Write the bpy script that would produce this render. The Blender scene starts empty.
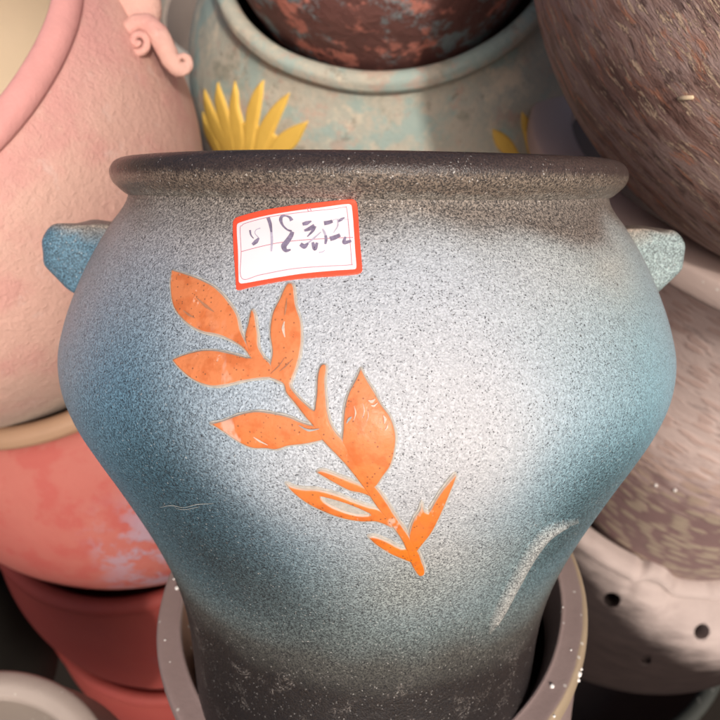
import bpy, bmesh, math, random
from mathutils import Vector, Matrix, noise
from mathutils.bvhtree import BVHTree
from mathutils.geometry import delaunay_2d_cdt

# ------------------------------------------------------------------ camera, sky, sun, exposure
S = bpy.context.scene
COL = S.collection
PITCH = 55.0                                   # the camera looks down on the pile of pots
FPX = 720.0                                    # focal length in pixels of the 720 px photograph
CAM = Matrix.Translation((0, 0, 1.62)) @ Matrix.Rotation(math.radians(90 - PITCH), 4, 'X')
cd = bpy.data.cameras.new('camera'); cam = bpy.data.objects.new('camera', cd); COL.objects.link(cam)
cam.matrix_world = CAM
cd.sensor_width = 36; cd.lens = 36; cd.clip_start = .01; cd.clip_end = 200
cd.dof.use_dof = True; cd.dof.focus_distance = .275; cd.dof.aperture_fstop = 15
S.camera = cam
SUN = (CAM.to_3x3() @ Vector((.22, -.13, .967))).normalized()
w = bpy.data.worlds.new('World'); S.world = w; w.use_nodes = True
nt = w.node_tree
sky = nt.nodes.new('ShaderNodeTexSky'); sky.sky_type = 'NISHITA'; sky.sun_disc = False
sky.sun_elevation = math.asin(SUN.z); sky.sun_rotation = math.atan2(SUN.x, SUN.y)
sky.dust_density = 6.0; sky.air_density = .5; sky.ozone_density = 0.
bg = nt.nodes['Background']; bg.inputs[1].default_value = .15
nt.links.new(sky.outputs[0], bg.inputs[0])
sd = bpy.data.lights.new('sun', 'SUN'); sd.energy = 2.3; sd.angle = math.radians(3.0); sd.color = (1, .95, .88)
so = bpy.data.objects.new('sun', sd); COL.objects.link(so)
so.rotation_euler = SUN.to_track_quat('Z', 'Y').to_euler(); so.location = (0, 0, 4)
S.view_settings.view_transform = 'Standard'; S.view_settings.look = 'None'
S.view_settings.exposure = -0.17; S.view_settings.gamma = 1

# ------------------------------------------------------------------ helpers
def ray(x, y): return Vector(((x - 360) / FPX, -(y - 360) / FPX, -1))
def tag(o, label=None, cat=None, group=None, kind=None):
    for k, v in (('label', label), ('category', cat), ('group', group), ('kind', kind)):
        if v: o[k] = v
    return o
def frame(axis, foot):
    """camera-frame matrix of a pot: local z along its axis, local -y towards the viewer, origin at the foot"""
    a = Vector(axis).normalized(); u = Vector((1, 0, 0)); u = (u - u.dot(a) * a).normalized(); v = a.cross(u)
    M = Matrix((u, v, a)).transposed().to_4x4(); M.translation = Vector(foot); return M
def thing(name, M, label, cat, group=None):
    o = bpy.data.objects.new(name, None); COL.objects.link(o); o.empty_display_size = .03
    o.matrix_world = CAM @ M
    return tag(o, label, cat, group)
def mesh(name, verts, faces, mat, parent, smooth=True, attrs=None, label=None):
    me = bpy.data.meshes.new(name); me.from_pydata([tuple(v) for v in verts], [], faces); me.update()
    if attrs:
        for k, (t, vals) in attrs.items():
            at = me.attributes.new(k, t, 'POINT')
            if t == 'FLOAT': at.data.foreach_set('value', vals)
            else: at.data.foreach_set('color', [c for v in vals for c in (*v, 1.0)])
    if smooth: me.polygons.foreach_set('use_smooth', [True] * len(me.polygons))
    me.materials.append(mat)
    o = bpy.data.objects.new(name, me); COL.objects.link(o); o.parent = parent
    if label: o['label'] = label
    return o
def spline(pts, n=6):
    """Catmull-Rom through a list of tuples"""
    P = [Vector(p) for p in pts]; out = []
    for i in range(len(P) - 1):
        a = P[i - 1] if i else P[0] * 2 - P[1]; b, c = P[i], P[i + 1]
        d = P[i + 2] if i + 2 < len(P) else c * 2 - b
        for k in range(n):
            t = k / n
            out.append(.5 * ((2 * b) + (c - a) * t + (2 * a - 5 * b + 4 * c - d) * t * t + (3 * b - a - 3 * c + d) * t ** 3))
    out.append(P[-1]); return out
def closed(pts, step):
    """closed outline, smoothed where it turns gently, resampled at about one step"""
    P = [Vector(p) for p in pts]; n = len(P); out = []
    for i in range(n):
        a, b, c, d = P[i - 1], P[i], P[(i + 1) % n], P[(i + 2) % n]
        def tangent(p, q, r):
            e, f = (q - p), (r - q)
            if e.length < 1e-6 or f.length < 1e-6: return f
            return (r - p) * .5 if e.normalized().dot(f.normalized()) > .45 else None
        L = (c - b).length; k = max(1, int(L / step))
        tb, tc = tangent(a, b, c), tangent(b, c, d)
        tb = (c - b) if tb is None else tb.normalized() * L; tc = (c - b) if tc is None else tc.normalized() * L
        for j in range(k):
            t = j / k; t2, t3 = t * t, t ** 3
            out.append((2*t3-3*t2+1)*b + (t3-2*t2+t)*tb + (-2*t3+3*t2)*c + (t3-t2)*tc)
    return out
def lathe(prof, seg=160, wob=.004, seed=0., mod=None, closed_ring=False):
    """surface of revolution of a list of (r, z); a little hand-made wobble"""
    V, Fc = [], []; n = len(prof)
    for i, p in enumerate(prof):
        for j in range(seg):
            t = 2 * math.pi * j / seg; r, z = p[0], p[1]
            q = Vector((math.cos(t), math.sin(t), z * 6 + seed))
            k = 1 + wob * (noise.noise(q * 1.2) + .5 * noise.noise(q * 3.1))
            if mod: r, z = mod(t, r, z, i)
            V.append((r * k * math.cos(t), r * k * math.sin(t), z + wob * .12 * noise.noise(q * 1.7 + Vector((9, 0, 0))) * (r > .01)))
    for i in range(n if closed_ring else n - 1):
        a, b = i * seg, ((i + 1) % n) * seg
        for j in range(seg):
            k = (j + 1) % seg; Fc.append((a + j, a + k, b + k, b + j))
    if not closed_ring:
        for i, flip in ((0, True), (n - 1, False)):
            if prof[i][0] < 1e-3: pass
    return V, Fc
def caster(V, Fc, M):
    T = BVHTree.FromPolygons(V, Fc); Mi = M.inverted(); o = Mi @ Vector((0, 0, 0)); R = Mi.to_3x3()
    def cast(x, y):
        h = T.ray_cast(o, (R @ ray(x, y)).normalized())
        if h[0] is None: return None
        nrm = h[1]
        if nrm.dot(o - h[0]) < 0: nrm = -nrm
        return h[0], nrm
    cast.o, cast.R, cast.tree = o, R, T
    return cast
def seg_dist(p, a, b):
    d = b - a; L = d.length_squared; t = max(0, min(1, (p - a).dot(d) / L)) if L > 1e-12 else 0
    return (a + d * t - p).length
def inside(p, O):
    c = False; j = len(O) - 1
    for i in range(len(O)):
        if (O[i].y > p.y) != (O[j].y > p.y) and p.x < (O[j].x - O[i].x) * (p.y - O[i].y) / (O[j].y - O[i].y) + O[i].x: c = not c
        j = i
    return c
def relief(name, outline, cast, mat, parent, h, edge, step=1.1, grid=3.0, base=-.0003, holes=(), bulge=0., label=None, soft=False, paint=None):
    """a raised shape lying on a curved surface: outline in photo coordinates, real thickness h, rounded shoulder"""
    loops = [closed(outline, step)] + [closed(hh, step) for hh in holes]
    segs = [(L[i], L[(i + 1) % len(L)]) for L in loops for i in range(len(L))]
    isin = lambda p: inside(p, loops[0]) and not any(inside(p, L) for L in loops[1:])
    dist = lambda p: min(seg_dist(p, a, b) for a, b in segs)
    pts, E = [], []
    for L in loops:
        s = len(pts); pts += L; E += [(s + i, s + (i + 1) % len(L)) for i in range(len(L))]
    nb = len(pts)
    for off in (.18, .45, .8, 1.0):
        o = edge * off
        for L in loops:
            for i in range(len(L)):
                t = (L[(i + 1) % len(L)] - L[i - 1])
                if t.length < 1e-6: continue
                nn = Vector((-t.y, t.x)).normalized()
                for s in (1, -1):
                    q = L[i] + nn * o * s
                    if isin(q) and dist(q) > o * .93: pts.append(q)
    xs = [p.x for p in loops[0]]; ys = [p.y for p in loops[0]]
    x = min(xs)
    while x < max(xs):
        y = min(ys)
        while y < max(ys):
            q = Vector((x + random.uniform(-.3, .3), y + random.uniform(-.3, .3)))
            if isin(q) and dist(q) > edge * 1.3: pts.append(q)
            y += grid
        x += grid
    R = delaunay_2d_cdt(pts, E, [], 0, 1e-4)
    vs, fs = R[0], R[2]
    F2 = []
    for f in fs:
        c = sum((vs[i] for i in f), Vector((0, 0))) / len(f)
        if isin(c): F2.append(tuple(f))
    V, D = [], []
    for p in vs:
        hit = cast(p.x, p.y) or cast(p.x * .98 + 360 * .02, p.y)
        if hit is None: V.append((0, 0, 0)); D.append(0); continue
        d = dist(p); t = min(1, d / edge)
        z = base + (h - base) * (t * t * (3 - 2 * t) if soft else math.sqrt(max(0, 1 - (1 - t) ** 2))) + bulge * min(1, d / 14)
        V.append(hit[0] + hit[1] * z); D.append(d)
    used = sorted({i for f in F2 for i in f}); mp = {k: i for i, k in enumerate(used)}
    V = [V[i] for i in used]; D = [D[i] for i in used]; F2 = [tuple(mp[i] for i in f) for f in F2]
    if F2:
        a, b, c = (Vector(V[i]) for i in F2[0][:3])
        if (b - a).cross(c - a).dot(cast.o - a) < 0: F2 = [f[::-1] for f in F2]
    at = {'edge_dist': ('FLOAT', D)}
    if paint:
        g = [paint(v, d) for v, d in zip(V, D)]; at['glaze'] = ('FLOAT_COLOR', [x[0] for x in g]); at['pepper'] = ('FLOAT', [x[1] for x in g])
    return mesh(name, V, F2, mat, parent, attrs=at, label=label)
def ribbon(polys, cast, lift, step=1.0):
    """flat ink or print strokes lying on a curved label; polys = list of (points, widths)"""
    V, Fc = [], []
    for pts, wd in polys:
        P = spline(pts, max(2, 8)); n = len(P); s = len(V)
        for i, p in enumerate(P):
            t = (P[min(i + 1, n - 1)] - P[max(i - 1, 0)]); t = t.normalized() if t.length > 1e-6 else Vector((1, 0))
            f = i / (n - 1) * (len(wd) - 1); k = min(int(f), len(wd) - 2) if len(wd) > 1 else 0
            wv = wd[0] if len(wd) == 1 else wd[k] + (wd[k + 1] - wd[k]) * (f - k)
            wv *= .5
            for sgn in (-1, 1):
                q = p + Vector((-t.y, t.x)) * wv * sgn
                hit = cast(q.x, q.y); V.append(hit[0] + hit[1] * lift)
        for i in range(n - 1): Fc.append((s + 2*i, s + 2*i + 1, s + 2*i + 3, s + 2*i + 2))
    return V, Fc
def tube(path, radii, seg=14, flat=1.0, nrm=None):
    """tapered tube along 3-D points, closed with rounded ends"""
    P = [Vector(p) for p in path]; n = len(P); V, Fc = [], []
    up = Vector(nrm) if nrm else Vector((0, 0, 1))
    for i, p in enumerate(P):
        t = (P[min(i + 1, n - 1)] - P[max(i - 1, 0)]).normalized()
        s = t.cross(up); s = s.normalized() if s.length > 1e-6 else t.orthogonal().normalized(); b = s.cross(t)
        for j in range(seg):
            a = 2 * math.pi * j / seg
            V.append(p + (s * math.cos(a) + b * math.sin(a) * flat) * radii[i])
    for i in range(n - 1):
        for j in range(seg):
            k = (j + 1) % seg; Fc.append((i*seg + j, i*seg + k, (i+1)*seg + k, (i+1)*seg + j))
    for i, f in ((0, -1), (n - 1, 1)):
        t = (P[1] - P[0]).normalized() * -1 if i == 0 else (P[-1] - P[-2]).normalized()
        V.append(P[i] + t * radii[i] * .55); c = len(V) - 1
        for j in range(seg): Fc.append((i*seg + j, i*seg + (j + 1) % seg, c) if f > 0 else (i*seg + (j + 1) % seg, i*seg + j, c))
    return V, Fc
def blob(c, r, sq=1.0, seed=0):
    bm = bmesh.new(); bmesh.ops.create_icosphere(bm, subdivisions=2, radius=1)
    V = [Vector(c) + Vector(v.co) * r * (1 + .35 * noise.noise(Vector(v.co) * 1.6 + Vector((seed, 0, 0)))) for v in bm.verts]
    Fc = [tuple(v.index for v in f.verts) for f in bm.faces]; bm.free(); return V, Fc

# ------------------------------------------------------------------ materials
class Mat:
    def __init__(s, name, rough=.6, spec=.4):
        s.m = bpy.data.materials.new(name); s.m.use_nodes = True; s.t = s.m.node_tree
        s.b = s.t.nodes['Principled BSDF']; s.b.inputs['Roughness'].default_value = rough
        s.b.inputs['Specular IOR Level'].default_value = spec
        s.co = s.t.nodes.new('ShaderNodeTexCoord').outputs['Object']
    def n(s, typ, ins=None, **kw):
        x = s.t.nodes.new(typ)
        for k, v in kw.items(): setattr(x, k, v)
        for k, v in (ins or {}).items(): s.put(x.inputs[k], v)
        return x
    def put(s, i, v):
        if hasattr(v, 'links') or isinstance(v, bpy.types.NodeSocket): s.t.links.new(v, i)
        elif isinstance(v, (tuple, list)) and i.type == 'RGBA' and len(v) == 3: i.default_value = (*v, 1)
        else: i.default_value = v
    def scale(s, v): return s.n('ShaderNodeMapping', {'Vector': s.co, 'Scale': v}).outputs[0]
    def noise(s, sc, det=3, rough=.55, vec=None, dist=0., col=False):
        x = s.n('ShaderNodeTexNoise', {'Vector': vec or s.co, 'Scale': sc, 'Detail': det, 'Roughness': rough, 'Distortion': dist})
        return x.outputs[1 if col else 0]
    def vor(s, sc, vec=None, out='Distance', rnd=1.0, **kw):
        x = s.n('ShaderNodeTexVoronoi', {'Vector': vec or s.co, 'Scale': sc, 'Randomness': rnd}, **kw); return x.outputs[out]
    def ramp(s, f, stops, interp='LINEAR'):
        x = s.n('ShaderNodeValToRGB', {'Fac': f}); r = x.color_ramp; r.interpolation = interp
        while len(r.elements) < len(stops): r.elements.new(.5)
        for e, (p, c) in zip(r.elements, stops):
            e.position = p; e.color = (*c, 1) if isinstance(c, (tuple, list)) else (c, c, c, 1)
        return x.outputs[0]
    def mix(s, f, a, b, mode='MIX'):
        x = s.n('ShaderNodeMix', data_type='RGBA', blend_type=mode)
        s.put(x.inputs[0], f); s.put(x.inputs[6], a); s.put(x.inputs[7], b); return x.outputs[2]
    def math(s, op, a, b=0., c=None, clamp=False):
        x = s.n('ShaderNodeMath', operation=op, use_clamp=clamp); s.put(x.inputs[0], a); s.put(x.inputs[1], b)
        if c is not None: s.put(x.inputs[2], c)
        return x.outputs[0]
    def less(s, v, t, soft):
        """1 where v is well below t, soft edge"""
        return s.n('ShaderNodeMapRange', {0: v, 1: s.math('SUBTRACT', t, soft), 2: s.math('ADD', t, soft), 3: 1., 4: 0.}, interpolation_type='SMOOTHSTEP').outputs[0]
    def comp(s, v, i): return s.n('ShaderNodeSeparateXYZ', {0: v}).outputs[i]
    def attr(s, name, out=0): return s.n('ShaderNodeAttribute', attribute_name=name).outputs[out]
    def done(s, col, bumps=(), rough=None):
        s.put(s.b.inputs['Base Color'], col)
        nrm = None
        for h, st, d in bumps:
            x = s.n('ShaderNodeBump', {'Height': h, 'Strength': st, 'Distance': d})
            if nrm: s.put(x.inputs['Normal'], nrm)
            nrm = x.outputs[0]
        if nrm: s.put(s.b.inputs['Normal'], nrm)
        if rough is not None: s.put(s.b.inputs['Roughness'], rough)
        return s.m

def mat_speckled(name='speckled_glaze', r0=.30, grit=1.):
    """sand-rough stoneware: airbrushed glaze colour per vertex with some side shade painted in, peppered with dark and light grains"""
    m = Mat(name, .42, .36); g = m.attr('glaze'); pep = m.attr('pepper', 2)
    warp = m.mix(.0014, m.co, m.noise(1100, 1, col=True), 'ADD')
    n1 = m.noise(1350, 2, .6); n2 = m.noise(800, 2, .6, m.n('ShaderNodeMapping', {'Vector': m.co, 'Location': (1, 2, 3)}).outputs[0]); n0 = m.noise(45, 3)
    k = m.math('MULTIPLY', m.math('SUBTRACT', pep, .03), 3.0, clamp=True)
    gr = m.n('ShaderNodeMapRange', {0: m.math('ADD', m.math('MULTIPLY', n1, .7), m.math('MULTIPLY', n2, .3)), 1: .36, 2: .64}, interpolation_type='SMOOTHSTEP').outputs[0]
    lo = m.mix(k, g, m.mix(.80, g, (.012, .012, .014))); hi = m.mix(m.math('MULTIPLY', k, .65), g, m.mix(1., g, (1.45, 1.42, 1.38), 'MULTIPLY'))
    c = m.mix(gr, lo, hi)
    amt = m.math('ADD', m.math('MULTIPLY', pep, .9), m.math('MULTIPLY', m.math('SUBTRACT', n0, .5), .3))
    v1 = m.comp(m.vor(1750, warp, 'Color'), 0)
    dark = m.math('MULTIPLY', m.less(v1, amt, .05), m.less(m.vor(1750, warp), .46, .14))
    c = m.mix(m.math('MULTIPLY', dark, .86), c, (.02, .018, .02))
    v2 = m.comp(m.vor(1200, warp, 'Color'), 1)
    light = m.math('MULTIPLY', m.less(v2, .05, .02), m.less(m.vor(1200, warp), .34, .15))
    c = m.mix(m.math('MULTIPLY', light, m.math('MULTIPLY', k, .75)), c, m.mix(.55, g, (.9, .86, .8)))
    big = m.math('MULTIPLY', m.less(m.comp(m.vor(230, out='Color'), 0), .07, .01), m.less(m.vor(230), .13, .06))
    c = m.mix(m.math('MULTIPLY', big, .75), c, (.05, .04, .035))
    sc = m.n('ShaderNodeTexNoise', {'Vector': m.co, 'Scale': 150., 'Detail': 2., 'Distortion': 2.2}).outputs[0]
    line = m.less(m.math('ABSOLUTE', m.math('SUBTRACT', sc, .5)), .012, .008)
    low = m.less(m.comp(m.co, 2), .115, .02)
    scf = m.math('MULTIPLY', m.math('MULTIPLY', line, m.less(m.noise(75, 1), .40, .03)), low)
    c = m.mix(m.math('MULTIPLY', scf, .4), c, (.42, .37, .33))
    r = m.math('ADD', r0, m.math('MULTIPLY', m.noise(40, 3), .25))
    return m.done(c, [(gr, .5 * grit, .0004), (m.noise(420, 3, .7), .35 * grit, .0009), (m.noise(130, 2), .18, .0016), (scf, .4, .0004)], r)
def mat_orange():
    """orange slip on the carved leaves; peach high up, worn to white in places, pale cut edge"""
    m = Mat('orange_slip', .38, .3); z = m.comp(m.co, 2); d = m.attr('edge_dist', 2)
    n = m.noise(70, 4, .6)
    f = m.n('ShaderNodeMapRange', {0: m.math('ADD', z, m.math('MULTIPLY', m.math('SUBTRACT', n, .5), .05)), 1: .165, 2: .255}).outputs[0]
    c = m.mix(f, (.76, .185, .004), (.70, .225, .085))
    c = m.mix(m.math('MULTIPLY', m.less(m.noise(120, 3), .42, .08), .5), c, (.50, .10, .02))
    worn = m.math('MULTIPLY', m.less(m.noise(55, 4, .7, m.scale((1, 1, .45))), .385, .03), m.less(z, .262, .03))
    c = m.mix(m.math('MULTIPLY', worn, .45), c, (.80, .70, .62))
    sp = m.less(m.comp(m.vor(1200, out='Color'), 0), .06, .02)
    c = m.mix(m.math('MULTIPLY', m.math('MULTIPLY', sp, m.less(m.vor(1200), .42, .12)), .75), c, (.16, .07, .04))
    c = m.mix(m.math('MULTIPLY', m.less(m.noise(420, 4, .7), .42, .06), .35), c, (.55, .16, .05))
    c = m.mix(m.math('MULTIPLY', m.less(m.noise(210, 4, .75, m.scale((1, 1, .3))), .34, .03), m.math('MULTIPLY', f, .55)), c, (.85, .55, .42))
    c = m.mix(m.math('MULTIPLY', m.less(d, m.math('ADD', .5, m.math('MULTIPLY', n, 1.9)), .5), .85), c, (.50, .45, .38))
    return m.done(c, [(m.noise(260, 4, .6), .35, .0008), (m.noise(60, 3, .5, m.scale((1, 1, .5)), 1.), .5, .0016)], m.math('ADD', .25, m.math('MULTIPLY', n, .3)))
def mat_plain(name, col, rough=.6, var=.15, sc=60, bump=.2, spec=.4):
    m = Mat(name, rough, spec); n = m.noise(sc, 4, .6)
    c = m.mix(n, tuple(x * (1 - var) for x in col), tuple(min(1, x * (1 + var)) for x in col))
    return m.done(c, [(m.noise(sc * 6, 3), bump, .0006)])
def mat_pink():
    m = Mat('pink_slip', .72, .3); z = m.comp(m.co, 2); n = m.noise(9, 4, .6); n2 = m.noise(60, 5, .65)
    c = m.mix(n, (.70, .45, .36), (.70, .39, .32))
    c = m.mix(m.math('MULTIPLY', m.less(m.noise(22, 4, .65), .45, .1), .5), c, (.66, .30, .27))
    c = m.mix(m.n('ShaderNodeMapRange', {0: m.math('ADD', z, m.math('MULTIPLY', n, .05)), 1: .30, 2: .36}).outputs[0], c, (.66, .31, .29))
    c = m.mix(m.math('MULTIPLY', m.less(m.math('ADD', z, m.math('MULTIPLY', n, .08)), .175, .06), .85), c, (.44, .38, .31))
    c = m.mix(m.math('MULTIPLY', m.less(n2, .36, .05), .3), c, (.75, .58, .52))
    return m.done(c, [(m.noise(420, 4, .75), .9, .0012), (m.noise(170, 4, .7), .7, .0018), (m.noise(60, 3), .35, .003)])
def mat_salmon(name, deep):  # deep scales the colour; lowered to paint in shade on the lower pots
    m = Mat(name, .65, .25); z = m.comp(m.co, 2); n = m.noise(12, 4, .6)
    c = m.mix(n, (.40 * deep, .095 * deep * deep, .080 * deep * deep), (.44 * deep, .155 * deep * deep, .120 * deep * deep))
    c = m.mix(m.math('MULTIPLY', m.less(m.noise(30, 5, .65), .44, .07), .5), c, (.40 * deep, .072 * deep, .062 * deep))
    warp = m.mix(.02, m.co, m.noise(40, 3, col=True), 'ADD')
    fl = m.math('MULTIPLY', m.less(m.noise(34, 5, .7, warp), .50, .05), m.math('MULTIPLY', m.n('ShaderNodeMapRange', {0: m.math('ADD', m.comp(m.co, 0), m.math('MULTIPLY', m.math('SUBTRACT', m.noise(9, 2), .5), .2)), 1: .0, 2: .07}).outputs[0], m.less(z, .29, .03)))
    c = m.mix(m.math('MULTIPLY', fl, .55), c, (.27 * deep + .04, .29 * deep + .04, .38 * deep + .04))
    return m.done(c, [(m.noise(120, 4), .3, .002), (fl, .2, .002)])
def mat_flower_pot():
    m = Mat('mottled_grey_green_slip', .75, .3); n = m.noise(18, 5, .7); n2 = m.noise(45, 5, .7)
    c = m.ramp(n, [(.34, (.33, .32, .25)), (.46, (.55, .50, .40)), (.54, (.46, .46, .38)), (.66, (.72, .62, .47))])
    c = m.mix(m.math('MULTIPLY', m.less(m.noise(20, 5, .65, m.n('ShaderNodeMapping', {'Vector': m.co, 'Location': (4, 1, 2)}).outputs[0]), .44, .05), .75), c, (.34, .46, .42))
    c = m.mix(m.math('MULTIPLY', m.less(m.noise(26, 5, .7, m.n('ShaderNodeMapping', {'Vector': m.co, 'Location': (1, 7, 2)}).outputs[0]), .40, .05), .6), c, (.55, .36, .28))
    c = m.mix(m.math('MULTIPLY', m.less(n2, .36, .04), .5), c, (.20, .17, .13))
    return m.done(c, [(n2, .5, .004), (m.noise(160, 4, .7), .4, .0015)])
def mat_mottled_dark():
    m = Mat('mottled_dark_slip', .6, .45); n = m.noise(26, 5, .7); n2 = m.noise(26, 5, .7, m.mix(.35, m.co, (.3, .7, .1), 'ADD'))
    c = m.mix(n, (.13, .055, .05), (.24, .105, .085))
    c = m.mix(m.math('MULTIPLY', m.less(n2, .44, .05), .85), c, (.27, .35, .36))
    c = m.mix(m.math('MULTIPLY', m.less(m.noise(30, 4, .65, m.mix(.5, m.co, (.9, .1, .5), 'ADD')), .41, .05), .9), c, (.72, .27, .20))
    return m.done(c, [(n, .7, .006), (m.noise(150, 5, .7), .6, .002)])
def mat_brown():
    """wood-like drag marks running round the pot"""
    m = Mat('streaked_brown_slip', .5, .45)
    warp = m.mix(.03, m.co, m.noise(9, 3, col=True), 'ADD')
    st = m.n('ShaderNodeMapping', {'Vector': warp, 'Scale': (1., 1., 5.2)}).outputs[0]
    a = m.noise(13, 4, .6, st); b = m.noise(44, 5, .72, st); d = m.noise(130, 4, .7, st)
    c = m.ramp(a, [(.34, (.16, .08, .062)), (.44, (.30, .17, .135)), (.56, (.44, .30, .26)), (.70, (.36, .205, .16))])
    c = m.mix(m.math('MULTIPLY', m.less(b, .43, .04), .7), c, (.085, .042, .033))
    c = m.mix(m.math('MULTIPLY', m.less(m.noise(38, 4, .7, m.n('ShaderNodeMapping', {'Vector': st, 'Location': (3, 1, 7)}).outputs[0]), .40, .04), .75), c, (.55, .23, .13))
    hi = m.less(m.noise(60, 4, .75, m.n('ShaderNodeMapping', {'Vector': st, 'Location': (1, 5, 2)}).outputs[0]), .41, .02)
    c = m.mix(m.math('MULTIPLY', hi, .85), c, (.70, .50, .34))
    return m.done(c, [(b, .55, .0025), (d, .8, .0018), (hi, .7, .0018), (m.noise(260, 3), .3, .001)])
def mat_mauve():
    m = Mat('mauve_brushed_slip', .55, .4); z = m.comp(m.co, 2); n = m.noise(10, 4, .6)
    st = m.scale((1, 1, 2.6)); k = m.noise(20, 4, .6, m.scale((1, 1, 5)))
    up = m.n('ShaderNodeMapRange', {0: m.math('ADD', z, m.math('MULTIPLY', m.math('SUBTRACT', k, .5), .16)), 1: .22, 2: .31}).outputs[0]
    c = m.mix(up, m.mix(n, (.20, .125, .12), (.28, .18, .165)), (.72, .57, .51))
    warp = m.mix(.012, st, m.noise(50, 2, vec=st, col=True), 'ADD')
    dab = m.math('MULTIPLY', m.less(m.vor(50, warp), .50, .14), m.less(m.comp(m.vor(50, warp, 'Color'), 0), .72, .03))
    c = m.mix(m.math('MULTIPLY', dab, m.math('SUBTRACT', .8, m.math('MULTIPLY', up, .45))), c, m.mix(up, (.42, .34, .25), (.55, .33, .26)))
    c = m.mix(m.math('MULTIPLY', m.less(m.noise(30, 4, .7, m.scale((1, 1, 4))), .38, .05), .35), c, (.15, .10, .10))
    return m.done(c, [(dab, .25, .002), (k, .3, .003), (m.noise(200, 4, .7), .35, .001)])
def mat_clay(name, lo, hi, st=(1, 1, 5)):
    m = Mat(name, .62, .35); k = m.noise(24, 5, .65, m.scale(st)); n = m.noise(7, 3)
    c = m.mix(m.math('ADD', m.math('MULTIPLY', k, .6), m.math('MULTIPLY', n, .4)), lo, hi)
    sp = m.math('MULTIPLY', m.less(m.comp(m.vor(260, out='Color'), 0), .05, .01), m.less(m.vor(260), .3, .1))
    c = m.mix(m.math('MULTIPLY', sp, .5), c, (.7, .66, .6))
    return m.done(c, [(k, .25, .002), (m.noise(220, 4, .7), .3, .0008)])
def mat_ring():
    m = Mat('grey_mauve_clay', .6, .35); k = m.noise(40, 5, .65); x, y = m.comp(m.co, 0), m.comp(m.co, 1)
    r = m.math('SQRT', m.math('ADD', m.math('MULTIPLY', x, x), m.math('MULTIPLY', y, y)))
    c = m.mix(k, (.25, .18, .165), (.33, .245, .225))
    z = m.comp(m.co, 2)
    e = m.math('MULTIPLY', m.less(m.math('ABSOLUTE', m.math('SUBTRACT', r, .1338)), m.math('ADD', .0006, m.math('MULTIPLY', m.noise(30, 3), .003)), .0008), m.math('GREATER_THAN', z, .318))
    c = m.mix(m.math('MULTIPLY', m.math('MULTIPLY', e, m.less(m.math('MULTIPLY', m.noise(14, 3), m.n('ShaderNodeMapRange', {0: x, 1: -.1, 2: .12, 3: 1.9, 4: .8}).outputs[0]), .55, .15)), .5), c, (.44, .34, .17))
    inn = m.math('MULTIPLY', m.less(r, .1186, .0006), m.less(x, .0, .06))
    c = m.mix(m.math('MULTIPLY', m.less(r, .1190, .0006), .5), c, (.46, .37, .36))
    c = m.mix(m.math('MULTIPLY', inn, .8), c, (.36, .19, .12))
    sp = m.math('MULTIPLY', m.less(m.comp(m.vor(260, out='Color'), 0), .05, .01), m.less(m.vor(260), .25, .1))
    c = m.mix(m.math('MULTIPLY', sp, .6), c, (.7, .66, .6))
    return m.done(c, [(k, .25, .001), (m.noise(260, 4, .7), .35, .0006)])
def mat_drilled():
    """pale slip above, darkening to near black below and to the left, brushed round the pot"""
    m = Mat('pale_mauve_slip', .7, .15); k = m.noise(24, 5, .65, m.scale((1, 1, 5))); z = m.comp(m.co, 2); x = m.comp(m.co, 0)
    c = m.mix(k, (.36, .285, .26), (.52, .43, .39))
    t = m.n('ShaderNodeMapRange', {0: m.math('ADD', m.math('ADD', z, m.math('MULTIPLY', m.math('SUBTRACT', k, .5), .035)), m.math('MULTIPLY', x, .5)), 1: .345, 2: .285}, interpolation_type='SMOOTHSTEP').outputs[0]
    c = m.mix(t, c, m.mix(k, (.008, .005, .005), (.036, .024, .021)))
    return m.done(c, [(k, .12, .002), (m.noise(220, 4, .7), .3, .0008)])
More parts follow.
